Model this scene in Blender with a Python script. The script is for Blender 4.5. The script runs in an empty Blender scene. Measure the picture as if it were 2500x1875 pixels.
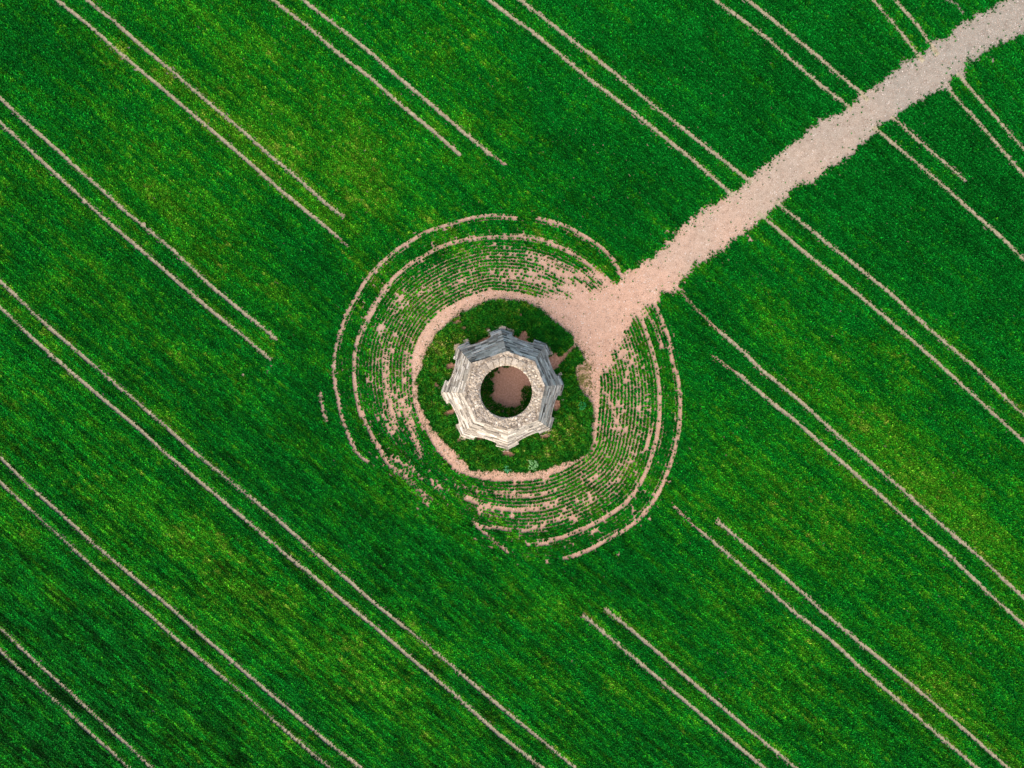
import bpy, math, random
import numpy as np
random.seed(11)
rng = np.random.default_rng(11)
C = bpy.context.scene.collection
HC = 69.3                                   # height of the drone above the field, metres
S = 24.0                                    # survey units per metre: the ground was traced on a 24-per-metre plan

def W(px, py):
    return (np.asarray(px, float)-1250.0)/S, (937.5-np.asarray(py, float))/S

# ------------------------------------------------------------------ noise
def _lat(seed):
    return np.random.default_rng(seed).random((256, 256))
_L = {}
def vnoise(x, y, seed=0):
    if seed not in _L: _L[seed] = _lat(seed+100)
    L = _L[seed]
    xi = np.floor(x).astype(np.int64); yi = np.floor(y).astype(np.int64)
    fx = x-xi; fy = y-yi
    fx = fx*fx*(3-2*fx); fy = fy*fy*(3-2*fy)
    a = L[xi & 255, yi & 255]; b = L[(xi+1) & 255, yi & 255]
    c = L[xi & 255, (yi+1) & 255]; d = L[(xi+1) & 255, (yi+1) & 255]
    return (a*(1-fx)+b*fx)*(1-fy)+(c*(1-fx)+d*fx)*fy
def fbm(x, y, seed=0, oct=3):
    s = 0; a = 1; t = 0
    for o in range(oct):
        s = s+a*vnoise(x*2**o, y*2**o, seed+o*7); t += a; a *= .55
    return s/t
def sstep(a, b, x):
    t = np.clip((x-a)/(b-a), 0, 1)
    return t*t*(3-2*t)

# ------------------------------------------------------------------ plan of the field (traced)
TRACKS = [
 ([(-60,-175),(138,0),(220,64),(300,137),(418,235),(523,324),(600,389),(670,452),(755,522),(780,541),(822,577)],1.0),
 ([(0,-180),(211,0),(273,47),(353,119),(424,177),(509,250),(600,327),(647,369),(704,416),(777,481),(798,500),(838,529)],.9),
 ([(450,-175),(665,0),(752,66),(821,127),(904,190),(973,253),(1056,320),(1122,378)],1.0),
 ([(530,-170),(739,0),(815,59),(907,131),(980,196),(1075,275),(1196,378)],1.0),
 ([(960,-190),(1192,0),(1250,44),(1304,82),(1430,187),(1554,282),(1690,391),(1790,478)],1.0),
 ([(1040,-180),(1269,0),(1377,84),(1509,187),(1595,259),(1740,373),(1835,448)],1.0),
 ([(1510,-190),(1744,0),(1870,93),(1937,153),(2005,211),(2080,268)],.9),
 ([(1590,-185),(1823,0),(1915,73),(1971,119),(2045,181),(2120,245)],.9),
 ([(1985,-175),(2129,0),(2180,57),(2240,136),(2255,150)],.8),
 ([(2050,-165),(2183,0),(2234,57),(2279,119),(2290,135)],.7),
 ([(2130,310),(2203,370),(2239,400),(2305,457),(2381,526),(2444,580),(2494,630),(2750,860)],.9),
 ([(2175,285),(2240,342),(2285,382),(2355,441)],.6),
([(2315,220),(2367,277),(2500,430),(2750,700)],.75),
 ([(2335,180),(2412,268),(2500,367),(2750,640)],.8),
 ([(1850,519),(1952,608),(2078,706),(2179,791),(2267,867),(2412,999),(2500,1080),(2750,1300)],1.0),
 ([(1892,493),(2053,621),(2167,712),(2267,804),(2381,898),(2479,996),(2500,1013),(2750,1235)],.85),
 ([(1757,810),(1826,870),(1854,900),(1940,969),(2053,1070),(2192,1187),(2293,1278),(2394,1363),(2500,1461),(2750,1685)],.95),
 ([(1798,911),(1902,999),(1930,1018),(2003,1083),(2110,1177),(2204,1259),(2312,1351),(2406,1442),(2469,1499),(2750,1755)],.95),
 ([(1750,1271),(1845,1351),(1880,1379),(1952,1442),(2000,1486),(2100,1571),(2153,1612),(2260,1700),(2461,1875),(2700,2080)],1.0),
 ([(1711,1298),(1826,1395),(1930,1487),(2038,1571),(2100,1631),(2250,1760),(2385,1875),(2620,2080)],1.0),
 ([(1424,1503),(1540,1600),(1704,1738),(1804,1824),(1867,1875),(2120,2085)],1.0),
 ([(1478,1487),(1577,1568),(1691,1666),(1811,1767),(1943,1875),(2190,2080)],1.0),
 ([(-260,10),(0,239),(71,305),(147,373),(198,420),(233,450),(297,508),(420,609),(517,700),(615,779),(673,827)],1.0),
 ([(-260,70),(0,300),(57,350),(116,407),(163,450),(246,526),(354,618),(427,681),(506,750),(597,823),(660,878)],1.0),
 ([(-260,440),(0,685),(90,772),(203,870),(297,949),(416,1050),(470,1100),(550,1165),(676,1266),(763,1344),(853,1418),(907,1467),(1016,1553),(1106,1628),(1215,1720),(1323,1807),(1400,1872),(1640,2080)],.8),
 ([(-260,510),(0,750),(61,808),(145,884),(231,956),(344,1050),(396,1100),(506,1190),(615,1281),(698,1353),(781,1420),(918,1532),(1005,1608),(1106,1691),(1215,1789),(1327,1877),(1560,2080)],1.0),
 ([(-260,870),(0,1114),(72,1187),(156,1259),(217,1317),(318,1402),(409,1476),(499,1556),(593,1635),(669,1700),(708,1732),(799,1810),(882,1875),(1120,2080)],.9),
 ([(-260,935),(0,1176),(83,1252),(163,1324),(286,1436),(362,1498),(427,1556),(506,1621),(600,1698),(687,1774),(763,1839),(810,1877),(1040,2080)],.65),
 ([(-260,1290),(0,1532),(87,1614),(181,1698),(371,1873),(600,2080)],.7),
 ([(-260,1345),(0,1585),(43,1628),(123,1698),(316,1875),(540,2080)],.65),
]
FAINT = [  # half-closed wheel marks
 [(1664,717),(1693,749),(1727,783),(1757,810)], [(1644,1236),(1692,1282),(1713,1300)],
 [(1196,378),(1233,402)], [(822,577),(850,602)],
 [(2305,0),(2335,12),(2350,35)], [(1740,870),(1798,911)]]
RINGS = [
 ([(1259,532),(1198,528),(1151,534),(1096,550),(1035,568),(992,597),(970,611),(927,647),(888,694),(861,744),(843,778),(827,821),(817,871),(815,920),(823,956),(832,1011),(846,1051),(864,1090),(882,1117),(897,1127)],4.6,.9),
 ([(1314,535),(1350,544),(1386,556),(1435,584),(1471,608),(1494,633),(1516,672)],5.2,.95),
 ([(1490,690),(1453,663),(1422,636),(1386,613),(1336,590),(1280,578),(1209,579),(1153,584),(1103,593),(1063,609),(1035,629),(1002,645),(972,672),(947,697),(920,737),(898,778),(877,823),(866,871),(865,909),(868,954),(877,999),(893,1033),(911,1069),(927,1097),(945,1130),(965,1148)],5.2,.85),
 ([(965,1148),(990,1162),(1020,1196),(1047,1221)],9,.6),
 ([(1378,1363),(1435,1344),(1475,1320),(1530,1290),(1568,1260),(1598,1217),(1619,1176),(1635,1135),(1645,1103),(1650,1076),(1657,1049),(1659,1008),(1659,963),(1652,922),(1643,884),(1637,853),(1630,821),(1616,787),(1603,755),(1592,733)],4.8,.9),
 ([(1313,1328),(1367,1314),(1421,1293),(1475,1265),(1527,1230),(1557,1187),(1576,1154),(1589,1116),(1603,1072),(1609,1031),(1609,995),(1609,952),(1603,907),(1590,852),(1569,789),(1560,768)],5.2,.9),
 ([(1573,1100),(1588,1058),(1594,1033)],3.5,.8),
 ([(782,959),(789,1002),(798,1030)],3.6,.9),
 ([(1155,1274),(1175,1286),(1210,1289),(1245,1293)],4.5,.85),
 ([(1270,1297),(1299,1292),(1328,1287)],5,.85),
 ([(1158,1278),(1178,1296),(1198,1314),(1232,1342)],4,.8),
 ([(1137,1215),(1162,1226),(1177,1233),(1209,1237),(1253,1245),(1313,1241)],6.5,.85),
 ([(1210,1204),(1250,1208),(1300,1208)],4.5,.7),
 ([(943,870),(940,920),(948,965),(957,1010),(968,1050)],7,.7),
 ([(985,985),(1000,1030),(1012,1065),(1028,1110)],6.5,.75),
 ([(992,860),(985,900),(988,950),(998,1000),(1010,1040)],6,.45),
 ([(1440,690),(1412,668),(1380,655),(1350,640),(1320,632)],7,.55),
 ([(1577,760),(1600,800),(1617,850)],4,.6),
 ([(1500,800),(1520,850),(1536,900)],5,.5),
 ([(1476,955),(1492,990),(1505,1030),(1512,1060)],5,.6)]
PATCH = [  # thin or bare patches inside the ring of crop: x, y, half length, half width, degrees, strength
 (1000,1145,30,12,45,.55),(960,1120,28,14,50,.6),(1060,1180,20,9,40,.6),(1075,1190,14,6,38,.7),(1040,1225,14,8,40,.6),
 (930,800,9,15,20,.8),(975,725,12,10,0,.6),(985,760,12,6,60,.5),(1080,660,10,8,0,.6),(1125,705,12,8,0,.6),(1120,690,26,10,-20,.4),
 (900,932,9,9,0,.8),(920,880,8,14,0,.6),(955,850,8,20,0,.55),(1000,900,10,40,0,.4),(970,980,22,50,-10,.5),(950,1040,12,30,-15,.5),
 (1355,660,40,14,28,.55),(1395,680,34,20,25,.6),(1420,705,25,12,25,.6),(1330,690,45,16,22,.55),(1290,680,40,14,8,.4),(1360,715,30,10,25,.5),
 (1240,670,60,14,0,.35),(1150,690,40,12,-15,.4),(1305,637,25,8,25,.45),(1260,625,60,6,5,.3),
 (1515,870,10,30,-15,.55),(1490,880,10,18,0,.5),(1540,870,8,22,-15,.5),(1570,930,8,24,-12,.55),(1580,965,6,14,-10,.6),
 (1530,920,8,30,-5,.45),(1510,985,7,14,-10,.6),(1565,990,8,20,0,.5),(1525,1045,12,7,0,.7),(1560,1075,10,25,10,.45),
 (1545,1105,10,7,0,.6),(1540,1128,10,6,0,.8),(1550,1160,14,6,-50,.45),(1460,1160,22,8,-35,.55),(1500,1175,20,8,-40,.45),
 (1335,1165,16,6,-20,.5),(1330,1205,16,7,-15,.5),(1335,1232,22,9,-10,.65),(1425,1228,32,8,-8,.6),(1395,1265,13,9,25,.85),
 (1410,1285,12,5,45,.5),(1355,1270,50,8,-8,.35),(1450,1300,12,8,-30,.7),(1460,1315,6,8,0,.4),(1545,1245,15,7,35,.65),(1580,1265,12,5,40,.6),(1590,1205,16,5,10,.7),
 (1605,1218,14,6,30,.6),(1487,1338,10,4,20,.6),(1510,1350,9,5,-30,.5),(1400,1330,16,3,40,.5),(1455,1345,25,3,38,.3),(1340,1376,6,6,0,.5),(1265,1380,9,4,0,.6),
 (1290,1330,8,5,0,.7),(1335,1375,6,6,0,.7),(1285,1395,5,3,0,.5),(1172,1250,14,7,30,.45),(1195,1258,12,5,30,.45),(1630,900,10,4,60,.5),
 (658,902,5,14,30,.9),(648,892,6,4,0,.5),(1018,1240,5,10,-30,.35),(1050,1270,20,4,45,.35),
 (1230,1160,7,3,0,.2),(1590,1262,6,8,0,.4),(910,1143,5,4,0,.6),(927,1155,14,3,45,.4),
 (1910,455,14,12,0,.45),(2420,150,30,14,-20,.4),(1600,590,10,5,30,.35),(1630,565,6,4,0,.5),(1830,585,10,9,0,.5),(1850,677,6,5,0,.5)]

ISLAND = [(1212,734),(1242,735),(1281,739),(1315,754),(1336,772),(1360,793),(1393,818),(1399,834),(1404,845),(1411,849),(1426,881),(1421,886),(1405,890),(1402,911),(1414,947),(1429,971),(1444,989),(1447,1020),(1443,1056),(1441,1089),(1429,1110),(1402,1122),(1357,1134),(1309,1149),(1266,1155),(1240,1150),(1215,1146),(1179,1149),(1152,1149),(1140,1134),(1110,1101),(1079,1071),(1055,1047),(1040,1017),(1025,986),(1019,956),(1016,929),(1034,896),(1037,869),(1055,836),(1073,809),(1101,787),(1131,766),(1161,751),(1188,736)]
RINGOUT = [(1191,709),(1236,711),(1266,714),(1321,729),(1386,760),(1435,830),(1456,880),(1462,905),(1466,935),(1464,971),(1459,1017),(1459,1047),(1453,1083),(1432,1113),(1396,1137),(1357,1158),(1306,1173),(1251,1176),(1209,1176),(1173,1170),(1122,1155),(1092,1131),(1061,1095),(1043,1062),(1025,1032),(1010,995),(1006,956),(1004,911),(1007,869),(1016,836),(1034,803),(1064,769),(1101,745),(1146,723)]
PATHP = [(2760,-170),(2520,-60),(2423,20),(2381,37),(2327,68),(2310,93),(2276,105),(2271,122),(2242,141),(2208,153),(2172,184),(2146,209),(2098,232),(2073,263),(2045,280),(2002,294),(1960,333),(1926,359),(1889,387),(1844,427),(1807,459),(1782,470),(1771,484),(1717,513),(1673,545),(1643,578),(1609,611),(1594,631),(1573,636),(1562,651),(1535,658),(1512,672),(1517,692),(1500,694),(1460,665),(1440,672),(1462,700),(1453,712),(1417,706),(1380,690),(1372,705),(1392,726),(1340,715),(1321,729),(1300,760),(1400,900),(1465,913),(1490,895),(1490,861),(1492,853),(1517,830),(1542,792),(1546,780),(1564,774),(1582,753),(1603,742),(1614,719),(1634,712),(1661,712),(1657,685),(1686,670),(1700,647),(1725,636),(1750,615),(1769,608),(1813,570),(1867,526),(1908,495),(1935,462),(1982,445),(2016,413),(2056,396),(2073,376),(2135,328),(2144,311),(2183,294),(2200,271),(2251,243),(2299,218),(2322,209),(2324,187),(2353,187),(2355,158),(2406,127),(2440,110),(2500,84),(2760,-40)]
ROUT = [(1260,530),(1198,528),(1096,550),(992,597),(927,647),(861,744),(827,821),(815,900),(823,956),(846,1051),(890,1120),(960,1200),(1050,1275),(1160,1335),(1260,1368),(1378,1363),(1475,1320),(1568,1260),(1619,1176),(1650,1076),(1659,1008),(1652,922),(1630,821),(1592,733),(1530,670),(1494,633),(1435,584),(1386,556),(1314,535)]
CX, CY = 1235., 938.

def polar(poly):
    p = np.array(poly, float); a = np.arctan2(p[:,1]-CY, p[:,0]-CX); r = np.hypot(p[:,1]-CY, p[:,0]-CX)
    i = np.argsort(a); a = a[i]; r = r[i]
    return np.concatenate([a-2*np.pi, a, a+2*np.pi]), np.concatenate([r, r, r])
PRO, PIN, PIS = polar(ROUT), polar(RINGOUT), polar(ISLAND)
def R_at(P, th): return np.interp(th, P[0], P[1])

def dist_poly(x, y, pts, closed=False, lim=40):
    p = np.array(pts, float)
    if closed: p = np.vstack([p, p[:1]])
    out = np.full(x.shape, float(lim))
    for i in range(len(p)-1):
        a, b = p[i], p[i+1]
        m = (x > min(a[0], b[0])-lim) & (x < max(a[0], b[0])+lim) & (y > min(a[1], b[1])-lim) & (y < max(a[1], b[1])+lim)
        k = np.nonzero(m)[0]
        if len(k) == 0: continue
        d = b-a; L = d@d
        t = np.clip(((x[k]-a[0])*d[0]+(y[k]-a[1])*d[1])/L, 0, 1)
        out[k] = np.minimum(out[k], np.hypot(x[k]-a[0]-t*d[0], y[k]-a[1]-t*d[1]))
    return out
def inside(x, y, pts):
    p = np.array(pts, float); r = np.zeros(x.shape, bool); n = len(p)
    for i in range(n):
        a, b = p[i], p[(i+1) % n]
        c = (a[1] > y) != (b[1] > y)
        r ^= c & (x < (b[0]-a[0])*(y-a[1])/(b[1]-a[1]+1e-9)+a[0])
    return r
def blob(x, y, b):
    X, Y, l, w, dg, s = b
    c, n = math.cos(math.radians(dg)), math.sin(math.radians(dg))
    dx, dy = x-X, y-Y
    return s*np.exp(-(((dx*c+dy*n)/l)**2+((-dx*n+dy*c)/w)**2))

# ------------------------------------------------------------------ the crop plan: where plants stand, how big, what colour
YB = [(800,400,230,150,35,.55),(560,230,230,160,35,.35),(420,560,220,120,40,.25),(900,480,90,60,30,.3),(2200,1100,330,80,42,.5),(2420,1330,150,60,45,.4),
      (1990,1270,260,90,42,.35),(1150,200,160,90,30,.22),(480,1330,330,70,40,.3),(900,1680,330,70,40,.25),(1930,1640,240,60,40,.15),(40,440,120,80,20,.25),
      (1330,1440,120,60,45,.3),(1180,1620,260,60,40,.2),(2330,1700,200,60,42,.35),(640,1500,250,40,40,.2),(1380,1480,50,16,45,.35)]
DB = [(1480,420,240,120,35,.55),(1700,230,240,110,35,.3),(2200,330,420,140,40,.45),(120,1720,360,170,35,.6),(1750,850,160,90,40,.4),(1560,1400,120,90,0,.45),
      (760,620,120,70,40,.35),(60,60,200,160,0,.25),(2100,560,330,120,40,.3),(700,1130,120,120,0,.25),(420,730,200,60,40,.25),(2480,600,120,260,0,.4),(900,1330,260,70,40,.3)]
def plan(x, y, curved, angdeg):
    n = len(x)
    th = np.arctan2(y-CY, x-CX); r = np.hypot(x-CX, y-CY)
    ro = R_at(PRO, th); ri = R_at(PIN, th); rs = R_at(PIS, th)
    dens = np.ones(n)
    size = np.ones(n)
    wob = fbm(x/14., y/14., 3); wobl = fbm(x/45., y/45., 4)
    dt_ = np.full(n, 20.)
    for pts, w in TRACKS:
        d = dist_poly(x, y, pts, lim=20); dt_ = np.minimum(dt_, d)
        dens *= 1-w**.25*(1-sstep(3.0*w**.5, 4.4*w**.5, d+(wob-.5)*1.0+(wobl-.5)*1.6+.35))
    size *= 1-.30*(1-sstep(5, 9, dt_))
    for pts in FAINT:
        d = dist_poly(x, y, pts, lim=20)
        size *= 1-.45*(1-sstep(2, 5, d)); dens *= 1-.50*(1-sstep(2, 4, d))*(wob > .50); dt_ = np.minimum(dt_, d+1.5)
    wob2 = fbm(x/9., y/9., 13)
    dring = np.full(n, 20.)
    for pts, hw, w in RINGS:
        d = dist_poly(x, y, pts, lim=26); dring = np.minimum(dring, d-hw)
        dens *= 1-w*(1-sstep(hw*.75, hw*1.25, d+.3-(wob2-.5)*hw*1.1))
    # the path and the hub, with a ragged edge
    sd = dist_poly(x, y, PATHP, True, lim=60); ins = inside(x, y, PATHP)
    sd = np.where(ins, -sd, sd)
    ur = x*.76+y*.65; vr = -x*.65+y*.76
    rag = fbm(ur/34., vr/13., 5)*.9+fbm(ur/11., vr/4., 9)*.7
    e = sd+(rag-.8)*24+(fbm(x/3.5, y/3.5, 6, 1)-.5)*9
    dens *= np.maximum(sstep(-5, 4, e), np.maximum(np.where(e < 0, .34, 0)*np.exp(np.minimum(e, 0)/9.), .012*(e > -30)*(e < 0)))
    size *= .62+.38*sstep(-7, 7, e)
    # the ring of crop about the tower: curved rows, patchy
    s = (r-ri)/(ro-ri)
    e2 = (r-ri)+(fbm(th*22, r/9., 21)-.5)*7+(fbm(x/3.5, y/3.5, 22, 1)-.5)*4
    dens *= sstep(-1, 2, e2)
    dens[r < rs+2] = 0
    inz = sstep(1.03, .93, s)
    rowi = np.round((r-ri-2)/np.maximum(ro-ri, 1)*23)
    pat = .40*fbm(th*5., r/12., 31, 4)+.60*fbm(th*4., rowi*3.71, 35, 3)
    pat2 = fbm(x/16., y/16., 41, 3)
    innerz = inz*sstep(.76, .46, s)
    thin = np.clip(sstep(.50, .64, pat*.68+pat2*.32)*1.0, 0, 1)
    for b in PATCH:
        m = (np.abs(x-b[0]) < 3*b[2]+3*b[3]) & (np.abs(y-b[1]) < 3*b[2]+3*b[3])
        k = np.nonzero(m)[0]
        if len(k): dens[k] *= np.clip(1-1.45*blob(x[k], y[k], b)*(.45+1.1*pat2[k]), 0, 1)
    ne = sstep(0, .5, np.cos(th-math.radians(-52))-.35)     # worn more towards the hub
    # the south-west of the ring is dense and green
    sw = np.clip(np.cos(th-math.radians(140)), 0, 1)**3
    dens *= 1-.30*inz*thin*(1-innerz)
    dens *= 1-innerz*np.clip(.0+.46*thin+.16*ne-.08*sw, 0, .9)
    size *= 1-innerz*(.13-.08*sw)
    lows = 1-.24*innerz-.08*inz; lows = np.minimum(lows, .45+.55*sstep(1., 6., dring))
    lows = np.minimum(lows, .50+.50*sstep(5.5, 11, dt_)); lows = np.minimum(lows, .42+.58*sstep(0, 14, e))
    # colour
    ca, sa = math.cos(math.radians(angdeg)), math.sin(math.radians(angdeg))
    u = x*ca+y*sa; v = -x*sa+y*ca
    tint = .17+.50*(fbm(u/150., v/42., 51, 3)-.45)+.75*(fbm(u/60., v/6., 61, 3)-.5)+.16*(fbm(x/11., y/11., 71, 2)-.5)
    for b in YB: tint += .52*blob(x, y, b)
    val = 1.0+.5*(fbm(u/55., v/8., 81, 3)-.5)+.34*(fbm(x/70., y/70., 91, 2)-.5)
    for b in DB: val -= .30*blob(x, y, b); tint -= .35*blob(x, y, b)
    # streaks along the drill rows show most to the lower left and far right
    st = sstep(300, 1500, (1875-y)*-.7+1300-x*.35+300)
    val += (.34+.80*st)*(fbm(u/55., v/5.5, 101, 2)-.5)*2
    tint += .05*inz*(1-sw)+.10*innerz-.22*sstep(400, 2200, x-y*.9)*sstep(1100, 300, y)
    # isolated dry spots
    dry = sstep(.84, .93, fbm(x/7.5, y/7.5, 111, 1)*.55+fbm(x/60., y/60., 117, 2)*.5+.06+.22*np.clip(tint, 0, .8))
    tint = np.where(tint > .5, .5+.45*(tint-.5), tint); tint += dry*.25; dens *= 1-dry*.22
    # crop on the upper-right side of each wheeling gets a paler, yellower tint
    edge = np.zeros(n)
    for pts, w in TRACKS:
        p = np.array(pts, float)
        d = dist_poly(x-7, y+6, pts, lim=14)
        edge = np.maximum(edge, 1-sstep(3, 10, d))
    tint += .13*edge
    tint += .18*(1-sstep(0, 18, e))*(rng.random(n) > .4)
    tint += rng.normal(0, .10, n); val *= np.exp(rng.normal(0, .28, n))
    return dens, size, np.clip(tint, 0, 1.3), np.clip(val, .25, 2.4), lows

def rows_straight(deg, sel, x0=-330, x1=2830, y0=-260, y1=2135, sp=7.6, st=2.0):
    c, s = math.cos(math.radians(deg)), math.sin(math.radians(deg))
    cor = [(x*c+y*s, -x*s+y*c) for x in (x0, x1) for y in (y0, y1)]
    us = np.arange(min(a for a, b in cor), max(a for a, b in cor), st)
    vs = np.arange(min(b for a, b in cor), max(b for a, b in cor), sp)
    U, V = np.meshgrid(us, vs); U = U.ravel(); V = V.ravel()
    vis = .35+.65*sstep(-500, 900, (U*s+V*c)-(U*c-V*s))     # rows stand out most to the lower left
    U = U+rng.uniform(-1.6, 1.6, len(U)); V = V+rng.normal(0, 1, len(V))*(2.1-1.0*vis)+2.2*(vnoise(U/90., V*0+3, 7)-.5)
    x = U*c-V*s; y = U*s+V*c
    m = (x > x0) & (x < x1) & (y > y0) & (y < y1)
    x, y = x[m], y[m]
    out = (x < -25) | (x > 2525) | (y < -25) | (y > 1900)
    keep = ~out | (rng.random(len(x)) < .6)
    x, y = x[keep], y[keep]
    m = sel(x, y)
    return x[m], y[m]
def zone_ring(x, y):
    th = np.arctan2(y-CY, x-CX)
    q = R_at(PRO, th)
    sw = np.clip(np.cos(th-math.radians(135)), 0, 1)**2
    return np.hypot(x-CX, y-CY) < q*(1.035-.12*sw)
def zone_e(x, y): return (x-y*1.0) > 2085
xa, ya = rows_straight(40.6, lambda x, y: ~zone_ring(x, y) & ~zone_e(x, y))
xb, yb = rows_straight(50.0, lambda x, y: ~zone_ring(x, y) & zone_e(x, y))
# curved rows
N = 24; cx_, cy_, ck_ = [], [], []
for k in range(N+2):
    f = k/(N-1.)
    th = np.arange(-np.pi, np.pi, 1.9/(250+190*f))+rng.random()*.05
    th = th+rng.normal(0, .006, len(th))
    ri, ro = R_at(PIN, th), R_at(PRO, th)
    for sm in (.02, .05): ri = (ri+R_at(PIN, th+sm)+R_at(PIN, th-sm))/3; ro = (ro+R_at(PRO, th+sm)+R_at(PRO, th-sm))/3
    r = ri+(ro-ri)*f+2+rng.normal(0, .75, len(th))+2.5*(vnoise(th*9, th*0+1, 4)-.5)
    cx_.append(CX+r*np.cos(th)); cy_.append(CY+r*np.sin(th))
xc = np.concatenate(cx_); yc = np.concatenate(cy_)
m = zone_ring(xc, yc); xc, yc = xc[m], yc[m]

# ------------------------------------------------------------------ leaf mesh builder (numpy)
def leaf_mesh(name, X, Y, size, tint, val, mat, ls=1., blades=3, height=.27, width=.048, reach=.14, low=.47, lowz=.07, lean=(0, 0), wind=None):
    n = len(X); V = []; nb = blades+(1 if low else 0)
    co = np.zeros((n, nb, 4, 3), np.float32)
    base_a = rng.uniform(0, 2*np.pi, n)
    for b in range(blades):
        a = base_a+b*2*np.pi/blades+rng.normal(0, .4, n)
        h = height*size*rng.uniform(.65, 1.15, n); L = reach*size*rng.uniform(.5, 1.4, n); w = width*size*rng.uniform(.8, 1.3, n)
        dx, dy = np.cos(a), np.sin(a); px_, py_ = -dy, dx
        bx = X+rng.uniform(-.02, .02, n); by = Y+rng.uniform(-.02, .02, n)
        co[:, b, 0] = np.stack([bx, by, np.zeros(n)], 1)
        co[:, b, 1] = np.stack([bx+dx*L*.45+px_*w+lean[0]*size*.5, by+dy*L*.45+py_*w+lean[1]*size*.5, h*.85], 1)
        co[:, b, 2] = np.stack([bx+dx*L*1.25+lean[0]*size, by+dy*L*1.25+lean[1]*size, h*rng.uniform(.65, 1.05, n)], 1)
        co[:, b, 3] = np.stack([bx+dx*L*.45-px_*w+lean[0]*size*.5, by+dy*L*.45-py_*w+lean[1]*size*.5, h*.85], 1)
    if low:
        a = base_a; q = low*.5*size*ls*rng.uniform(.8, 1.2, n); z = lowz*size
        for i, (sx, sy) in enumerate(((1, 0), (0, .9), (-1, 0), (0, -.9))):
            co[:, -1, i] = np.stack([X+q*(sx*np.cos(a)-sy*np.sin(a)), Y+q*(sx*np.sin(a)+sy*np.cos(a)), z*(1+.5*(i % 2))+.004], 1)
    nf = n*nb
    me = bpy.data.meshes.new(name)
    me.vertices.add(nf*4); me.vertices.foreach_set('co', co.reshape(-1))
    me.loops.add(nf*4); me.loops.foreach_set('vertex_index', np.arange(nf*4, dtype=np.int32))
    me.polygons.add(nf); me.polygons.foreach_set('loop_start', np.arange(0, nf*4, 4, dtype=np.int32))
    t = np.repeat(tint, nb).astype(np.float32)+rng.normal(0, .04, nf).astype(np.float32)
    v = (np.repeat(val, nb)*np.exp(rng.normal(0, .18, nf))).astype(np.float32)
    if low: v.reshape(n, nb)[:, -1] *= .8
    me.update(calc_edges=True)
    for nm, arr in (('tint', t), ('val', v)):
        at = me.attributes.new(nm, 'FLOAT', 'FACE'); at.data.foreach_set('value', arr)
    me.materials.append(mat)
    o = bpy.data.objects.new(name, me); C.objects.link(o)
    return o

# ------------------------------------------------------------------ materials
def newmat(name):
    m = bpy.data.materials.new(name); m.use_nodes = True; nt = m.node_tree
    for nd in list(nt.nodes): nt.nodes.remove(nd)
    out = nt.nodes.new('ShaderNodeOutputMaterial'); p = nt.nodes.new('ShaderNodeBsdfPrincipled')
    nt.links.new(p.outputs[0], out.inputs[0]); p.inputs['Roughness'].default_value = .85
    p.inputs['Specular IOR Level'].default_value = .15
    return m, nt, p
def ramp(nt, fac, stops, interp='LINEAR'):
    r = nt.nodes.new('ShaderNodeValToRGB'); r.color_ramp.interpolation = interp
    els = r.color_ramp.elements
    while len(els) < len(stops): els.new(.5)
    for e, (p, c) in zip(els, stops): e.position = p; e.color = (*c, 1)
    nt.links.new(fac, r.inputs[0]); return r.outputs[0]
def attr(nt, n):
    a = nt.nodes.new('ShaderNodeAttribute'); a.attribute_name = n; return a.outputs['Fac']
def mul(nt, col, fac):
    v = nt.nodes.new('ShaderNodeVectorMath'); v.operation = 'SCALE'
    nt.links.new(col, v.inputs[0])
    if isinstance(fac, float): v.inputs['Scale'].default_value = fac
    else: nt.links.new(fac, v.inputs['Scale'])
    return v.outputs[0]
def noise(nt, vec, scale, detail=4, rough=.6, stretch=None):
    t = nt.nodes.new('ShaderNodeTexNoise'); t.inputs['Scale'].default_value = scale
    t.inputs['Detail'].default_value = detail; t.inputs['Roughness'].default_value = rough
    if vec: nt.links.new(vec, t.inputs['Vector'])
    return t.outputs['Fac']
def mixc(nt, f, a, b, mode='MIX'):
    m = nt.nodes.new('ShaderNodeMix'); m.data_type = 'RGBA'; m.blend_type = mode
    for s, v in ((m.inputs[0], f), (m.inputs[6], a), (m.inputs[7], b)):
        if isinstance(v, (int, float)): s.default_value = v
        elif isinstance(v, tuple): s.default_value = (*v, 1)
        else: nt.links.new(v, s)
    return m.outputs[2]
def math_(nt, op, a, b=0.):
    m = nt.nodes.new('ShaderNodeMath'); m.operation = op
    for s, v in ((m.inputs[0], a), (m.inputs[1], b)):
        if isinstance(v, (int, float)): s.default_value = v
        else: nt.links.new(v, s)
    return m.outputs[0]
def pos(nt):
    g = nt.nodes.new('ShaderNodeNewGeometry'); return g.outputs['Position']
def bump(nt, p, h, strength, dist):
    b = nt.nodes.new('ShaderNodeBump'); b.inputs['Strength'].default_value = strength; b.inputs['Distance'].default_value = dist
    nt.links.new(h, b.inputs['Height']); nt.links.new(b.outputs[0], p.inputs['Normal'])

def leaf_mat(name, stops, rough=.55):
    m, nt, p = newmat(name)
    c = ramp(nt, attr(nt, 'tint'), stops)
    c = mul(nt, c, attr(nt, 'val'))
    nt.links.new(c, p.inputs['Base Color']); p.inputs['Roughness'].default_value = rough
    p.inputs['Specular IOR Level'].default_value = .03
    return m
M_CROP = leaf_mat('crop_leaf', [(0, (.0012, .125, .010)), (.30, (.007, .170, .006)), (.62, (.050, .235, .006)), (1, (.19, .27, .03))])
M_GRASS = leaf_mat('tall_grass_leaf', [(0, (.005, .082, .006)), (.4, (.016, .125, .006)), (.8, (.085, .16, .008)), (1, (.32, .30, .10))])

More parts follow.
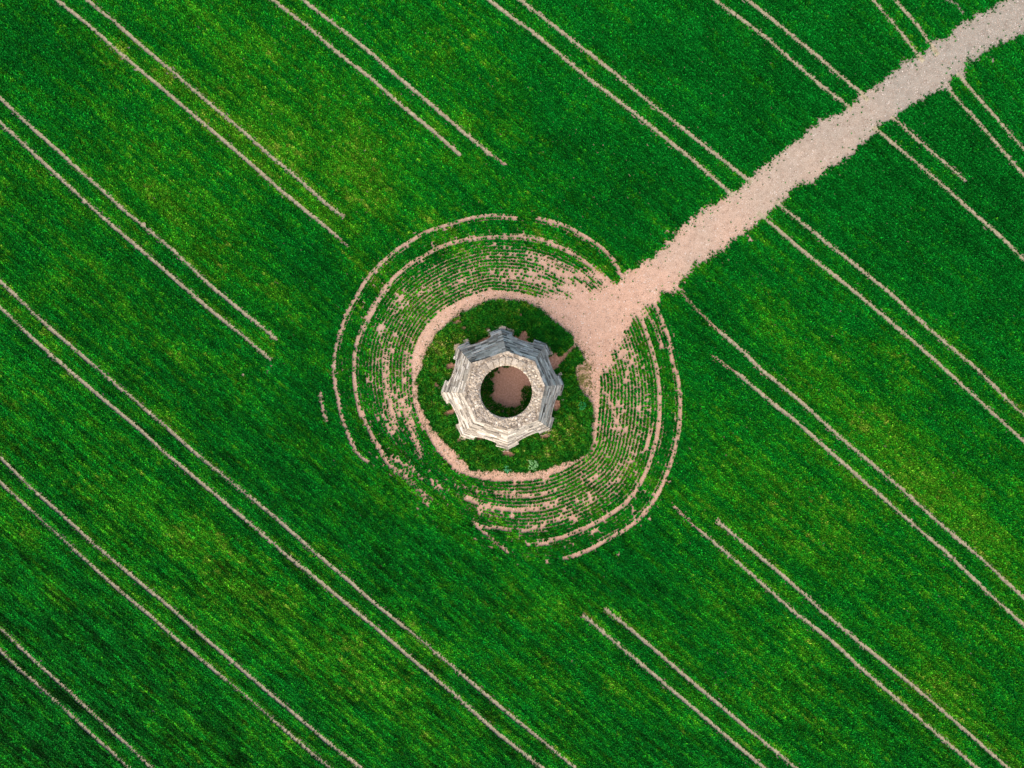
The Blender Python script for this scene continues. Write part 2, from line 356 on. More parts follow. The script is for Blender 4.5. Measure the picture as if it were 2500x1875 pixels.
def soil_mat(name, far=False, tone=1.0):
    m, nt, p = newmat(name); P = pos(nt)
    big = noise(nt, P, .12, 3); mid = noise(nt, P, 1.3, 5, .65); fine = noise(nt, P, 14, 3, .75)
    # warmer, redder earth about the tower, paler and greyer earth out along the path
    vl = nt.nodes.new('ShaderNodeVectorMath'); vl.operation = 'DISTANCE'; vl.inputs[1].default_value = (3, -2, 0); nt.links.new(P, vl.inputs[0])
    f = math_(nt, 'ADD', math_(nt, 'MULTIPLY', vl.outputs['Value'], 1/52.), math_(nt, 'MULTIPLY', math_(nt, 'SUBTRACT', big, .5), .7))
    base = ramp(nt, f, [(.0, (.58, .355, .25)), (.3, (.56, .37, .27)), (.62, (.43, .345, .27)), (1, (.32, .295, .25))])
    c = mixc(nt, 1.0, base, ramp(nt, mid, [(.25, (.76, .74, .73)), (.5, (1, 1, 1)), (.75, (1.12, 1.13, 1.15))]), 'MULTIPLY')
    c = mixc(nt, 1.0, c, ramp(nt, fine, [(.30, (.62, .58, .55)), (.5, (1, 1, 1)), (.68, (1.35, 1.38, 1.4))]), 'MULTIPLY')
    vor = nt.nodes.new('ShaderNodeTexVoronoi'); vor.inputs['Scale'].default_value = 5.5; nt.links.new(P, vor.inputs['Vector'])
    sepc = nt.nodes.new('ShaderNodeSeparateColor'); nt.links.new(vor.outputs['Color'], sepc.inputs[0])
    isst = math_(nt, 'MULTIPLY', math_(nt, 'LESS_THAN', vor.outputs['Distance'], .34), math_(nt, 'GREATER_THAN', sepc.outputs[0], .62))
    stc = ramp(nt, sepc.outputs[1], [(0, (.16, .10, .07)), (.45, (.34, .27, .22)), (1, (.75, .70, .64))])
    c = mixc(nt, math_(nt, 'MULTIPLY', isst, .7), c, stc)
    if far:
        sx = nt.nodes.new('ShaderNodeSeparateXYZ'); nt.links.new(P, sx.inputs[0])
        ox = math_(nt, 'GREATER_THAN', math_(nt, 'ABSOLUTE', sx.outputs[0]), 65.5)
        oy = math_(nt, 'GREATER_THAN', math_(nt, 'ABSOLUTE', sx.outputs[1]), 49.7)
        gr = ramp(nt, mid, [(.3, (.008, .075, .008)), (.7, (.05, .15, .012))])
        c = mixc(nt, math_(nt, 'MAXIMUM', ox, oy), c, gr)
    if tone != 1.0: c = mul(nt, c, tone)
    nt.links.new(c, p.inputs['Base Color']); p.inputs['Roughness'].default_value = .95
    bump(nt, p, math_(nt, 'ADD', mid, fine), .6, .05)
    return m
M_SOIL = soil_mat('field_soil', far=True, tone=.92)
M_PATH = soil_mat('trodden_soil')
m_t, nt, p = newmat('wheel_track_soil'); P = pos(nt)
c = ramp(nt, noise(nt, P, 3, 5, .7), [(.3, (.20, .17, .11)), (.5, (.36, .32, .215)), (.7, (.52, .48, .34))])
nt.links.new(c, p.inputs['Base Color']); M_TRACK = m_t
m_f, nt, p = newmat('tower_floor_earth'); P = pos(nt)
c = ramp(nt, noise(nt, P, 6, 5, .75), [(.25, (.46, .23, .16)), (.5, (.74, .42, .31)), (.75, (.90, .64, .51))])  # earth albedo lifted above natural; brightness the dim interior lacks is in the colour
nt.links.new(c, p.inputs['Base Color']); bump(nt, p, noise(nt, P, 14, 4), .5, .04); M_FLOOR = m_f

def stone_mat(name, stops, wear=(.7, 1.25)):
    m, nt, p = newmat(name); P = pos(nt)
    c = ramp(nt, attr(nt, 'tone'), stops)
    n1 = noise(nt, P, 6, 5, .7); n2 = noise(nt, P, 1.1, 4, .6)
    c = mixc(nt, 1., c, ramp(nt, n1, [(.28, (wear[0],)*3), (.5, (1, 1, 1)), (.72, (wear[1],)*3)]), 'MULTIPLY')
    lich = ramp(nt, noise(nt, P, 2.4, 6, .7), [(.55, (0, 0, 0)), (.66, (1, 1, 1))])
    c = mixc(nt, math_(nt, 'MULTIPLY', lich, .35), c, (.36, .25, .10))
    c = mixc(nt, 1., c, ramp(nt, n2, [(.3, (.80, .80, .82)), (.7, (1.1, 1.09, 1.06))]), 'MULTIPLY')
    nt.links.new(c, p.inputs['Base Color']); p.inputs['Roughness'].default_value = .9
    bump(nt, p, n1, .7, .06)
    return m
M_STONE = stone_mat('weathered_limestone', [(0, (.05, .045, .04)), (.22, (.20, .18, .16)), (.5, (.40, .365, .315)), (.75, (.62, .575, .51)), (1, (.84, .80, .73))])
M_RIM = stone_mat('rim_mortar', [(0, (.16, .13, .10)), (.4, (.33, .28, .22)), (.75, (.52, .46, .37)), (1, (.72, .66, .56))], (.5, 1.5))
M_DARK = stone_mat('inner_mortar', [(0, (.30, .27, .23)), (1, (.62, .57, .50))])
M_FOOT = stone_mat('footing_stone', [(0, (.20, .15, .11)), (.5, (.40, .32, .25)), (1, (.60, .50, .41))])

# ------------------------------------------------------------------ mesh helpers
def mesh_obj(name, verts, faces, mat, parent=None, tone=None, smooth=False):
    me = bpy.data.meshes.new(name); me.from_pydata([tuple(v) for v in verts], [], [tuple(f) for f in faces]); me.update()
    me.materials.append(mat)
    if tone is not None:
        a = me.attributes.new('tone', 'FLOAT', 'FACE'); a.data.foreach_set('value', np.array(tone, np.float32))
    if smooth: me.polygons.foreach_set('use_smooth', [True]*len(me.polygons))
    o = bpy.data.objects.new(name, me); C.objects.link(o)
    if parent: o.parent = parent
    return o
def structure(o): o['kind'] = 'structure'; return o
def stuff(o, label, cat): o['kind'] = 'stuff'; o['label'] = label; o['category'] = cat; return o
class MB:
    def __init__(s): s.v = []; s.f = []; s.t = []
    def hexa(s, p, tone, jit=.012):      # p: 4 bottom, 4 top
        b = len(s.v)
        for q in p: s.v.append(tuple(c+random.uniform(-jit, jit) for c in q))
        for f in ((0, 3, 2, 1), (4, 5, 6, 7), (0, 1, 5, 4), (1, 2, 6, 5), (2, 3, 7, 6), (3, 0, 4, 7)):
            s.f.append(tuple(b+i for i in f)); s.t.append(min(1, max(0, tone+random.uniform(-.05, .05))))
    def rock(s, c, r, tone, flat=.6, sub=1):
        import bmesh
        bm = bmesh.new(); bmesh.ops.create_icosphere(bm, subdivisions=sub, radius=1)
        b = len(s.v); rot = random.uniform(0, 6.28); cr, sr = math.cos(rot), math.sin(rot)
        ex = random.uniform(.75, 1.3)
        for v in bm.verts:
            k = random.uniform(.78, 1.12); x, y, z = v.co.x*ex*r*k, v.co.y/ex*r*k, v.co.z*r*flat*k
            s.v.append((c[0]+x*cr-y*sr, c[1]+x*sr+y*cr, c[2]+z))
        for f in bm.faces: s.f.append(tuple(b+v.index for v in f.verts)); s.t.append(min(1, max(0, tone+random.uniform(-.07, .07))))
        bm.free()
    def build(s, name, mat, parent=None): return mesh_obj(name, s.v, s.f, mat, parent, s.t)

# ------------------------------------------------------------------ ground, path, wheel tracks
import bmesh
def flat(name, pts, z, mat):
    bm = bmesh.new()
    vs = [bm.verts.new((x, y, z)) for x, y in pts]
    f = bm.faces.new(vs); f.normal_update()
    if f.normal.z < 0: f.normal_flip()
    bmesh.ops.triangulate(bm, faces=[f])
    me = bpy.data.meshes.new(name); bm.to_mesh(me); bm.free(); me.materials.append(mat)
    o = bpy.data.objects.new(name, me); C.objects.link(o); return o
g = flat('ground', [(-3000, -3000), (3000, -3000), (3000, 3000), (-3000, 3000)], 0, M_SOIL); structure(g)
def wp(pts): return [tuple(float(q) for q in W(a, b)) for a, b in pts]
pt = flat('path', wp(PATHP), .004, M_PATH); structure(pt)
# footworn ring about the mound
n = 180; vs = []; fs = []
for i in range(n):
    th = -math.pi+2*math.pi*i/n
    for rr in (float(R_at(PIS, th))-6, float(R_at(PIN, th))+3):
        x, y = W(CX+rr*math.cos(th), CY+rr*math.sin(th)); vs.append((float(x), float(y), .008))
for i in range(n):
    j = (i+1) % n; fs.append((2*i+1, 2*i, 2*j, 2*j+1))
structure(mesh_obj('ring_path', vs, fs, M_PATH))
def strip(name, pts, hw, z, mat):
    p = np.array(wp(pts)); vs = []; fs = []
    for i in range(len(p)):
        d = p[min(i+1, len(p)-1)]-p[max(i-1, 0)]; d = d/np.linalg.norm(d); nrm = np.array([-d[1], d[0]])
        for s_ in (1, -1): vs.append((*(p[i]+nrm*hw*s_), z))
    for i in range(len(p)-1): fs.append((2*i, 2*i+1, 2*i+3, 2*i+2))
    return mesh_obj(name, vs, fs, mat)
for pts, w in TRACKS:
    structure(strip('wheel_track', pts, .24, .006, M_TRACK))
# ground of the mound: darker humus below the long grass
m_h, nt, p = newmat('mound_earth'); P = pos(nt)
c = ramp(nt, noise(nt, P, 5, 5, .7), [(.3, (.20, .105, .065)), (.5, (.40, .22, .15)), (.7, (.60, .38, .28))])
nt.links.new(c, p.inputs['Base Color']); bump(nt, p, noise(nt, P, 12, 4), .5, .05)
structure(flat('mound_soil', wp([(CX+(x-CX)*.985, CY+(y-CY)*.985) for x, y in ISLAND]), .013, m_h))

# ------------------------------------------------------------------ crop
parts = []
for (x, y, ang, cur) in ((xa, ya, 40.6, False), (xb, yb, 50.0, False), (xc, yc, 40.6, True)):
    d, s, t, v, lo = plan(x, y, cur, ang)
    k = rng.random(len(x)) < d
    parts.append((x[k], y[k], s[k], t[k], v[k], lo[k]))
X = np.concatenate([q[0] for q in parts]); Y = np.concatenate([q[1] for q in parts])
SZ = np.concatenate([q[2] for q in parts]); TI = np.concatenate([q[3] for q in parts]); VA = np.concatenate([q[4] for q in parts])
wx, wy = W(X, Y)
LO = np.concatenate([q[5] for q in parts])
crop = leaf_mesh('cereal_crop', wx, wy, SZ*rng.uniform(.8, 1.15, len(X)), TI, VA, M_CROP, ls=LO)
stuff(crop, 'young green cereal crop drilled in rows all over the field', 'crop')

# ------------------------------------------------------------------ long grass on the mound
BARE = [(1099,893,11,8,-20),(1064,941,7,6,0),(1098,1007,14,6,-22),(1170,1072,9,6,0),(1278,820,11,8,25),(1345,875,20,6,-35),(1357,989,10,13,10),(1239,1107,16,8,10),
        (1131,801,6,4,0),(1176,832,9,5,-20),(1116,787,10,5,-30),(1392,855,16,5,-44),(1378,869,16,5.5,-42),(1362,882,16,7,-36),(1424,928,12,26,-10),(1412,905,8,14,0),(1353,893,12,10,0),(1330,1065,10,6,0),(1120,1075,6,5,0),(1270,770,4,4,0),(1188,805,7,4,0)]
n = 62000
gx = rng.uniform(1000, 1465, n); gy = rng.uniform(720, 1170, n)
th = np.arctan2(gy-CY, gx-CX); rr = np.hypot(gx-CX, gy-CY)
lim_ = R_at(PIS, th)-2+(fbm(gx/8., gy/8., 131)-.5)*9+(fbm(gx/3., gy/3., 132, 1)-.5)*7
TC = (1227., 948.)
rt = np.hypot(gx-TC[0], gy-TC[1])
p_ = np.where(rr < lim_, 1., 0.)
for b in BARE: p_ *= np.clip(1-2.6*blob(gx, gy, (*b, 1.0))*(.5+fbm(gx/7., gy/7., 141)), 0, 1)
p_ *= np.where((rt < 132) , 0, 1)
# floor inside the tower
floor_bare = [(1240,935,42,42,0),(1262,925,30,25,0),(1228,968,30,18,0),(1248,975,26,20,0),(1280,910,30,24,0),(1290,935,14,8,0)]
fb = np.zeros(n)
for b in floor_bare: fb = np.maximum(fb, blob(gx, gy, (*b, 1.)))
pf = np.where((rt < 96) & (fb+(fbm(gx/7., gy/7., 151)-.5)*.42 < .40), .8, 0)
rightclump = np.hypot((gx-1290)/14., (gy-955)/11.) < 1+(fbm(gx/6., gy/6., 161)-.5)
pf = np.where(rightclump & (rt < 96), .85, pf)
p_ = np.maximum(p_, pf)
# rough margin with dry bits at the east
k = rng.random(n) < p_
gx, gy, rt = gx[k], gy[k], rt[k]
n = len(gx)
ti = .24+.9*(fbm(gx/15., gy/15., 171, 3)-.5)+.9*(fbm(gx/4.5, gy/4.5, 181, 2)-.5)
for b in [(1075,860,40,60,0,.30),(1120,840,40,40,0,.2),(1370,1060,50,50,0,.25),(1300,1110,60,25,0,.12)]: ti += blob(gx, gy, b)
ti -= blob(gx, gy, (1340,815,60,40,0,.25))
sz = .75+.7*fbm(gx/12., gy/12., 191, 2)
sz = np.where(rt < 96, sz*.6, sz)*.85
va = (1.25+1.3*(fbm(gx/9., gy/9., 201, 2)-.5))*np.exp(rng.normal(0, .33, n))
wx, wy = W(gx, gy)
gr = leaf_mesh('long_grass', wx, wy, sz, np.clip(ti+rng.normal(0, .15, n), 0, .93), np.clip(va, .2, 2.), M_GRASS, blades=4, height=.42, width=.035, reach=.2, low=.22, lowz=.08, lean=(.05, .02))
stuff(gr, 'dark green long grass round the stone tower', 'grass')
# dry grass and seedlings on the trodden ring
n = 9000
a = rng.uniform(-np.pi, np.pi, n); r = R_at(PIS, a)-3+rng.exponential(9, n)
gx = CX+r*np.cos(a); gy = CY+r*np.sin(a)
ex = rng.normal(1425, 16, 3500); ey = rng.normal(925, 30, 3500)
gx = np.concatenate([gx, ex]); gy = np.concatenate([gy, ey])
k = (fbm(gx/10., gy/10., 211) > .56) & (rng.random(len(gx)) < .6) | (rng.random(len(gx)) < .16)
k &= np.hypot(gx-CX, gy-CY) < R_at(PIN, np.arctan2(gy-CY, gx-CX))
gx, gy = gx[k], gy[k]; n = len(gx); wx, wy = W(gx, gy)
east = np.exp(-(((gx-1425)/26)**2+((gy-920)/45)**2))
dr = leaf_mesh('sparse_weeds', wx, wy, rng.uniform(.15, .34, n), np.clip(.35+.9*east+rng.normal(0, .18, n), 0, 1), np.exp(rng.normal(-.25, .35, n)), M_GRASS, blades=3, height=.3, width=.05, reach=.2, low=.22)
stuff(dr, 'sparse low weeds and dry tufts scattered on the trodden earth ring', 'weeds')

# ------------------------------------------------------------------ loose stones on the bare soil
n = 240000
gx = rng.uniform(1280, 2640, n); gy = rng.uniform(-120, 930, n)
k = inside(gx, gy, PATHP); gx, gy = gx[k], gy[k]
a = rng.uniform(-np.pi, np.pi, 9000); r = R_at(PIS, a)+(R_at(PIN, a)-R_at(PIS, a))*rng.random(9000)
gx = np.concatenate([gx, CX+r*np.cos(a), rng.uniform(1180, 1295, 900)]); gy = np.concatenate([gy, CY+r*np.sin(a), rng.uniform(900, 1010, 900)])
n = len(gx); wx, wy = W(gx, gy)
s_ = .016+.022*rng.random(n)**2.5+.05*(rng.random(n) > .997)
ang = rng.uniform(0, 6.28, n)
base = np.array([(1, 0, 0), (.2, 1, 0), (-1, .2, 0), (-.1, -1, 0), (.1, .1, .8)])
co = np.zeros((n, 5, 3), np.float32)
for i in range(5):
    k1 = rng.uniform(.7, 1.2, n)
    bx, by, bz = base[i]
    co[:, i, 0] = wx+s_*k1*(bx*np.cos(ang)-by*np.sin(ang)); co[:, i, 1] = wy+s_*k1*(bx*np.sin(ang)+by*np.cos(ang)); co[:, i, 2] = .006+s_*bz
tri = np.array([(0, 1, 4), (1, 2, 4), (2, 3, 4), (3, 0, 4)])
idx = (np.arange(n)[:, None, None]*5+tri[None]).reshape(-1).astype(np.int32)
me = bpy.data.meshes.new('loose_stones'); me.vertices.add(n*5); me.vertices.foreach_set('co', co.reshape(-1))
me.loops.add(n*12); me.loops.foreach_set('vertex_index', idx)
me.polygons.add(n*4); me.polygons.foreach_set('loop_start', np.arange(0, n*12, 3, dtype=np.int32)); me.update(calc_edges=True)
at = me.attributes.new('tone', 'FLOAT', 'FACE'); at.data.foreach_set('value', np.repeat(rng.random(n), 4).astype(np.float32))
m_p, nt, p = newmat('flint_pebble'); c = ramp(nt, attr(nt, 'tone'), [(0, (.13, .085, .06)), (.35, (.36, .25, .19)), (.75, (.52, .38, .30)), (1, (.82, .76, .68))])
nt.links.new(c, p.inputs['Base Color']); me.materials.append(m_p)
o = bpy.data.objects.new('loose_stones', me); C.objects.link(o)
stuff(o, 'small loose stones strewn over the pale bare soil', 'stones')

# ------------------------------------------------------------------ the tower
H = 7.6
def zw(ax, ay, z):       # plan survey corrected for height
    px, py = 1050+ax*.2049, 780+ay*.2049
    x, y = W(px, py); k = (HC-z)/HC
    return np.array([float(x)*k, float(y)*k])
BASE = [zw(*q, 0) for q in [(1600,780),(1385,285),(838,100),(322,318),(128,865),(372,1395),(925,1552),(1438,1300)]]
RIM = [zw(*q, H) for q in [(1368,792),(1240,492),(910,380),(495,522),(402,872),(552,1200),(925,1328),(1282,1198)]]
HOLE = zw(907, 860, H); HR = 63.6/S*(HC-H)/HC
cen = (sum(BASE)/8.)
tower = bpy.data.objects.new('stone_tower', None); tower.location = (cen[0], cen[1], 0); C.objects.link(tower)
tower['label'] = 'roofless eight-sided pale stone tower on eight piers, standing on the grassy mound'; tower['category'] = 'tower'
def loc(x, y, z): return (x-cen[0], y-cen[1], z)
def corner(k, z, out=0.):
    k %= 8; f = z/H; f = f-.10*math.sin(math.pi*f)*0.5
    p = BASE[k]*(1-f)+RIM[k]*f
    if z > H*.999: p = RIM[k].copy()
    if out:
        d = p-cen; p = p+d/np.linalg.norm(d)*out
    return p
ZS, RISE, HWD = 1.9, .75, 1.15            # arches: springing, rise, half width
ZC = ZS+RISE
def halfw(z):
    if z < ZS: return HWD
    if z >= ZC: return 0
    t = (z-ZS)/RISE
    return HWD*math.sqrt(max(0, 1-t*t))
CH = .30
def course_stones(mb, k, z0, z1, t0, t1, depth, proud, Lside, lmin=.3, lmax=1.0, ct=0.):
    """stones between fractions t0..t1 of side k"""
    a0, b0 = corner(k, z0), corner(k+1, z0); a1, b1 = corner(k, z1), corner(k+1, z1)
    dirv = (b0-a0)/np.linalg.norm(b0-a0); nin = np.array([-dirv[1], dirv[0]])
    if (cen-a0)@nin < 0: nin = -nin
    t = t0
    while t < t1-1e-4:
        l = random.uniform(lmin, lmax)/Lside
        te = t+l
        if t1-te < .25/Lside: te = t1
        g_ = .007/Lside
        off = proud+random.uniform(-.02, .035)+(.04 if random.random() < .12 else 0)
        tn = random.gauss(.60, .19)+ct
        if random.random() < .10: tn = random.uniform(.15, .35)
        zt = z1-.02-random.uniform(0, .035); zb = z0
        mid = .5*(t+te)
        q = []
        for (A, B, z) in ((a0, b0, zb), (a1, b1, zt)):
            o1 = A+(B-A)*(t+g_)-nin*off; o2 = A+(B-A)*(te-g_)-nin*off
            q += [loc(*o1, z), loc(*o2, z), loc(*(o2+nin*depth), z), loc(*(o1+nin*depth), z)]
        # outer bottom edge carries the same offset: slightly battered stone
        mb.hexa(q, tn)
        t = te
wall = MB(); piers = [MB() for _ in range(8)]
z = 0.; 
while z < H-.05:
    ch = CH*random.uniform(.85, 1.15); z1 = min(H, z+ch)
    if H-z1 < .12: z1 = H
    crs = random.uniform(-.015, .025); ct = random.gauss(0, .13)
    for k in range(8):
        L = float(np.linalg.norm(corner(k+1, z)-corner(k, z)))
        hw = max(halfw(z), halfw(z1)) if z >= ZS else HWD
        low = z < ZC
        dep = .98 if low else .5
        if hw > 0:
            ta, tb = .5-hw/L, .5+hw/L
            if z1 <= ZS+.15:
                course_stones(piers[k], k, z, z1, .0, ta, dep, .05+crs, L, ct=ct)
                course_stones(piers[(k+1) % 8], k, z, z1, tb, 1., dep, .05+crs, L, ct=ct)
            else:
                course_stones(wall, k, z, z1, 0., ta, dep, crs, L, ct=ct)
                course_stones(wall, k, z, z1, tb, 1., dep, crs, L, ct=ct)
        else:
            course_stones(wall, k, z, z1, 0., 1., dep, crs, L, ct=ct)
    z = z1
wall.build('wall', M_STONE, tower)
# core of the wall: lining between the outer stones and the round inside
NA = 96
def oct_r(th, z, inset):
    d = np.array([math.cos(th), math.sin(th)]); best = 1e9
    for k in range(8):
        a, b = corner(k, z), corner(k+1, z)
        e = b-a; den = d[0]*e[1]-d[1]*e[0]
        if abs(den) < 1e-9: continue
        w_ = a-cen; t = (w_[0]*e[1]-w_[1]*e[0])/den; s_ = (w_[0]*d[1]-w_[1]*d[0])/den
        if t > 0 and -1e-6 <= s_ <= 1+1e-6: best = min(best, t)
    return best-inset
zs = [ZC-.02+(H-.14-ZC+.02)*i/7. for i in range(8)]
vs = []; fs = []; tn = []
for z in zs:
    f = (z-ZC)/(H-ZC)
    for i in range(NA):
        th = 2*math.pi*i/NA
        r = oct_r(th, z, .12); vs.append(loc(cen[0]+r*math.cos(th), cen[1]+r*math.sin(th), z))
for z in zs:
    f = (z-ZC)/(H-ZC)
    c_ = cen*(1-f)+HOLE*f; r = 4.5*(1-f)+HR*f
    for i in range(NA):
        th = 2*math.pi*i/NA; q = r+random.uniform(-.02, .02) if z < H-.2 else r+.01
        vs.append(loc(c_[0]+q*math.cos(th), c_[1]+q*math.sin(th), z))
nz = len(zs)
for j in range(nz-1):
    for i in range(NA):
        i2 = (i+1) % NA
        fs.append((j*NA+i, j*NA+i2, (j+1)*NA+i2, (j+1)*NA+i)); tn.append(.3)
        o_ = nz*NA
        fs.append((o_+j*NA+i2, o_+j*NA+i, o_+(j+1)*NA+i, o_+(j+1)*NA+i2)); tn.append(random.random())
for i in range(NA):
    i2 = (i+1) % NA; o_ = nz*NA
    fs.append((i2, i, o_+i, o_+i2)); tn.append(.4)
mesh_obj('lining', vs, fs, M_DARK, tower, tn)
# rim: rough mortar bed with embedded rubble and a course of edge slabs
NA = 128; NR = 9; vs = []; fs = []; tn = []
offc = HOLE-cen
def ring_pt(th, f):
    i_ = np.array([HOLE[0]+HR*math.cos(th), HOLE[1]+HR*math.sin(th)])
    d = i_-cen; tt = math.atan2(d[1], d[0]); r = oct_r(tt, H-.05, .03)
    o_ = cen+np.array([math.cos(tt), math.sin(tt)])*r
    return i_*(1-f)+o_*f
for j in range(NR+1):
    f = j/NR
    for i in range(NA):
        th = 2*math.pi*i/NA; q = ring_pt(th, f)
        zz = H-.02+.035*random.uniform(-1, 1)-(.05 if j in (0,) else 0)+.05*math.sin(math.pi*f)
        vs.append(loc(q[0], q[1], zz))
for i in range(NA):
    th = 2*math.pi*i/NA; q = ring_pt(th, 0); vs.append(loc(q[0], q[1], H-.5))
for i in range(NA):
    th = 2*math.pi*i/NA; q = ring_pt(th, 1); vs.append(loc(q[0], q[1], H-.3))
for j in range(NR):
    for i in range(NA):
        i2 = (i+1) % NA; fs.append((j*NA+i, (j+1)*NA+i, (j+1)*NA+i2, j*NA+i2)); tn.append(random.uniform(.25, .85))
b0 = (NR+1)*NA
for i in range(NA):
    i2 = (i+1) % NA; fs.append((i, i2, b0+i2, b0+i)); tn.append(.5)
    fs.append((NR*NA+i2, NR*NA+i, b0+NA+i, b0+NA+i2)); tn.append(.5)
mesh_obj('rim', vs, fs, M_RIM, tower, tn)
rub = MB()
for _ in range(950):
    th = random.uniform(0, 2*math.pi); f = random.uniform(.06, .95); q = ring_pt(th, f)
    rub.rock((q[0]-cen[0], q[1]-cen[1], H+.03), random.uniform(.03, .10) if random.random() < .85 else random.uniform(.1, .17), random.uniform(.1, 1.), .5)
rub.build('rubble_fill', M_RIM, tower)
for k in range(8):          # edge stones along the eight sides, a little broken
    a, b = corner(k, H), corner(k+1, H); L = float(np.linalg.norm(b-a)); dv = (b-a)/L; ni = np.array([-dv[1], dv[0]])
    if (cen-a)@ni < 0: ni = -ni
    t = 0.; slab = MB()
    while t < L-.05:
        l = min(random.uniform(.22, .6), L-t)
        if True:
            w_ = random.uniform(.16, .30); o_ = a+dv*(t+.002)-ni*random.uniform(-.02, .05); q = []
            z0_, z1_ = H-.03, H+random.uniform(.05, .13)
            for z_ in (z0_, z1_):
                q += [loc(*o_, z_), loc(*(o_+dv*(l-.004)), z_), loc(*(o_+dv*(l-.004)+ni*w_), z_), loc(*(o_+ni*w_), z_)]
            slab.hexa(q, random.uniform(.15, .8), .02)
        t += l
    slab.build('coping', M_RIM, tower)
# big flat slabs bedded in the north of the rim
for i in range(7):
    cap = MB()
    th = math.radians(138-i*11.5); n_ = 3
    q = []
    for z_ in (H+.02, H+.10+random.uniform(0, .03)):
        for (tt, ff) in ((th, .1), (th-.17, .1+random.uniform(-.05, .05)), (th-.18, .62), (th-.01, .66+random.uniform(-.1, .05))):
            p_q = ring_pt(tt, ff); q.append(loc(p_q[0], p_q[1], z_))
    cap.hexa([q[i_] for i_ in (3, 2, 1, 0, 7, 6, 5, 4)], random.uniform(.5, .8), .015)
    cap.build('flat_slab', M_RIM, tower)
for k in range(8):
    po = piers[k].build('pier', M_STONE, tower)
    # solid heart of the pier
    mb = MB()
    # footing: rough spread stones
    c0 = corner(k, 0); dr_ = (c0-cen)/np.linalg.norm(c0-cen)
    for side in (-1, 1):
        e = corner(k+side, 0)-c0; Ls = float(np.linalg.norm(e)); e = e/Ls; ni = np.array([-e[1], e[0]])
        if (cen-c0)@ni < 0: ni = -ni
        t = -.12
        endt = Ls/2-HWD+.1
        while t < endt:
            l = random.uniform(.35, .7); o1 = c0+e*t-ni*random.uniform(.16, .32); q = []
            hgt = random.uniform(.18, .38)
            for z_ in (-.02, hgt):
                q += [loc(*o1, z_), loc(*(o1+e*(min(l, endt-t+.1)-.02)), z_), loc(*(o1+e*(min(l, endt-t+.1)-.02)+ni*.6), z_), loc(*(o1+ni*.6), z_)]
            mb.hexa(q, random.uniform(.3, .9), .03); t += l
    if k in (2, 3, 5, 7, 1):   # a broken spread of footing stones beyond some corners
        for _ in range(6 if k in (2, 3) else 3):
            tdir = random.uniform(-1.1, 1.1); pd = np.array([-dr_[1], dr_[0]])
            q = c0+dr_*random.uniform(.12, .38)+pd*tdir
            mb.rock((q[0]-cen[0], q[1]-cen[1], .08), random.uniform(.12, .24), random.uniform(.3, .9), .45)
    mb.build('footing', M_FOOT, po)
for k in range(8):          # voussoirs
    mb = MB(); zm = ZS; a, b = corner(k, 0), corner(k+1, 0)
    nv = 11
    for i in range(nv):
        f0, f1 = math.pi*i/nv+.012, math.pi*(i+1)/nv-.012
        q = []
        tn_ = random.uniform(.45, .85)
        for dep in (-.07, .9):
            for (ff, ext) in ((f0, 0), (f1, 0), (f1, .26), (f0, .26)):
                xx = -(HWD-.02+ext)*math.cos(ff); z_ = ZS+(RISE-.02+ext)*math.sin(ff)
                A, B = corner(k, z_), corner(k+1, z_); Ls = np.linalg.norm(B-A); e = (B-A)/Ls
                ni = np.array([-e[1], e[0]]); ni = ni if (cen-A)@ni > 0 else -ni
                m_ = (A+B)/2+e*xx+ni*dep; q.append(loc(m_[0], m_[1], z_))
        mb.hexa(q, tn_, .006)
    mb.build('arch', M_STONE, tower)

# tower floor
vs = []; 
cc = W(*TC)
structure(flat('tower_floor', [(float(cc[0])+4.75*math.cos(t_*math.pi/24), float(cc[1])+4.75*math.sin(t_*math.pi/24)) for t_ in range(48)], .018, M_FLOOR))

# ------------------------------------------------------------------ single stones and weeds
def lone_rock(px, py, r, label, name='stone', group=None, tone=.95):
    x, y = W(px, py); mb = MB(); mb.rock((0, 0, r*.45), r, tone, .7, 2)
    o = mb.build(name, M_STONE); o.location = (float(x), float(y), .02)
    o['label'] = label; o['category'] = 'stone'
    if group: o['group'] = group
lone_rock(1382.5, 923, .20, 'small white stone in the grass, the more northerly of two right of the tower')
lone_rock(1374, 974, .24, 'pale stone lying just outside the right hand pier of the tower', tone=.85)
lone_rock(1322, 1022, .01, '', ) if False else None
lone_rock(1354, 1020, .20, 'buff block fallen at the foot of the lower right pier', tone=.5)

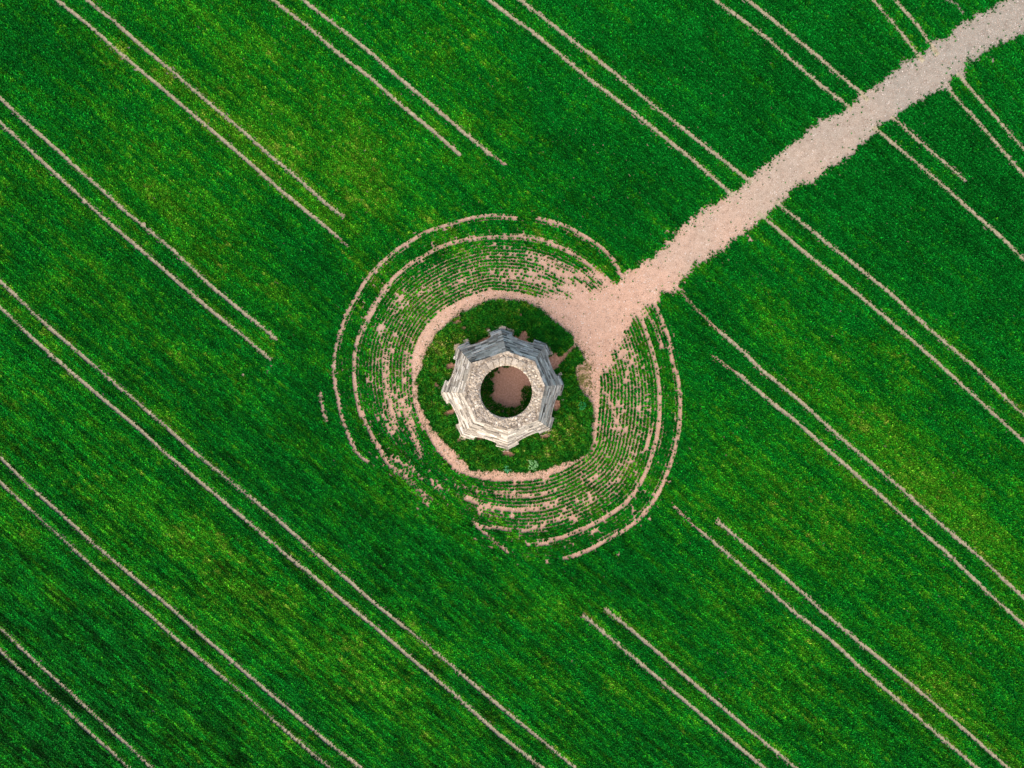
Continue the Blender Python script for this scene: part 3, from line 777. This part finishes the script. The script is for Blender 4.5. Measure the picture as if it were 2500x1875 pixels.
def weed(px, py, R_, n, label, col):
    x, y = W(px, py)
    e = bpy.data.objects.new('broadleaf_weed', None); e.location = (float(x), float(y), .013); C.objects.link(e)
    e['label'] = label; e['category'] = 'weed'
    m, nt, p = newmat('weed_leaf'); P = pos(nt)
    c = ramp(nt, noise(nt, P, 9, 3), [(.3, tuple(c_*.6 for c_ in col)), (.7, col)]); nt.links.new(c, p.inputs['Base Color'])
    vs, fs = [], []; sv, sf = [], []
    for i in range(n):
        a = random.uniform(0, 6.28); r0 = R_*random.random()**.6; h = random.uniform(.25, .65)*(1.2-.5*r0/R_)
        bx, by = r0*math.cos(a), r0*math.sin(a); a2 = a+random.uniform(-1, 1); l = random.uniform(.12, .22); w_ = l*.38
        d = (math.cos(a2), math.sin(a2)); q = (-d[1], d[0]); b = len(vs)
        vs += [(bx, by, h), (bx+d[0]*l*.5+q[0]*w_, by+d[1]*l*.5+q[1]*w_, h+.03), (bx+d[0]*l, by+d[1]*l, h-.03), (bx+d[0]*l*.5-q[0]*w_, by+d[1]*l*.5-q[1]*w_, h+.03), (bx+d[0]*l*.5, by+d[1]*l*.5, h+.0)]
        fs += [(b, b+1, b+4), (b+1, b+2, b+4), (b+2, b+3, b+4), (b+3, b, b+4)]
        if i % 3 == 0:
            b = len(sv)
            for z_, sx in ((0, .3), (h, 1)):
                for t_ in range(3): sv.append((bx*sx+.012*math.cos(t_*2.09), by*sx+.012*math.sin(t_*2.09), z_))
            sf += [(b, b+1, b+4, b+3), (b+1, b+2, b+5, b+4), (b+2, b, b+3, b+5)]
    mesh_obj('leaves', vs, fs, m, e); mesh_obj('stems', sv, sf, m, e)
weed(1301, 1134, .52, 80, 'bright pale green bushy weed in the grass at the bottom edge of the mound', (.22, .50, .18))
weed(1238, 1144, .34, 30, 'small blue green weed on the lower edge of the mound, left of the bushy one', (.08, .34, .14))
weed(1420, 990, .36, 45, 'emerald green weed patch near the right edge of the mound', (.02, .24, .06))

# ------------------------------------------------------------------ light, sky, camera
AZ = math.radians(238); EL = math.radians(44)
sun = bpy.data.lights.new('sun', 'SUN'); sun.energy = 2.2; sun.angle = math.radians(80); sun.color = (1, .80, .58)
so = bpy.data.objects.new('sun', sun); C.objects.link(so)
from mathutils import Vector
dvec = Vector((math.cos(AZ)*math.cos(EL), math.sin(AZ)*math.cos(EL), math.sin(EL)))
so.rotation_euler = dvec.to_track_quat('Z', 'Y').to_euler()
w = bpy.data.worlds.new('World'); bpy.context.scene.world = w; w.use_nodes = True
nt = w.node_tree; bg = nt.nodes['Background']
sky = nt.nodes.new('ShaderNodeTexSky'); sky.sky_type = 'NISHITA'; sky.sun_disc = False
sky.sun_elevation = EL; sky.sun_rotation = math.pi/2-AZ; sky.air_density = 1.0; sky.dust_density = 1.5
nt.links.new(sky.outputs[0], bg.inputs[0]); bg.inputs[1].default_value = .10
cam = bpy.data.cameras.new('camera'); co_ = bpy.data.objects.new('camera', cam); C.objects.link(co_)
cam.sensor_width = 36; cam.lens = 36*HC/(2500/S); cam.clip_end = 8000; cam.clip_start = .5
co_.location = (0, 0, HC); co_.rotation_euler = (0, 0, 0)
sc = bpy.context.scene; sc.camera = co_
sc.view_settings.view_transform = 'Standard'; sc.view_settings.look = 'None'; sc.view_settings.exposure = 1.15; sc.view_settings.gamma = 1
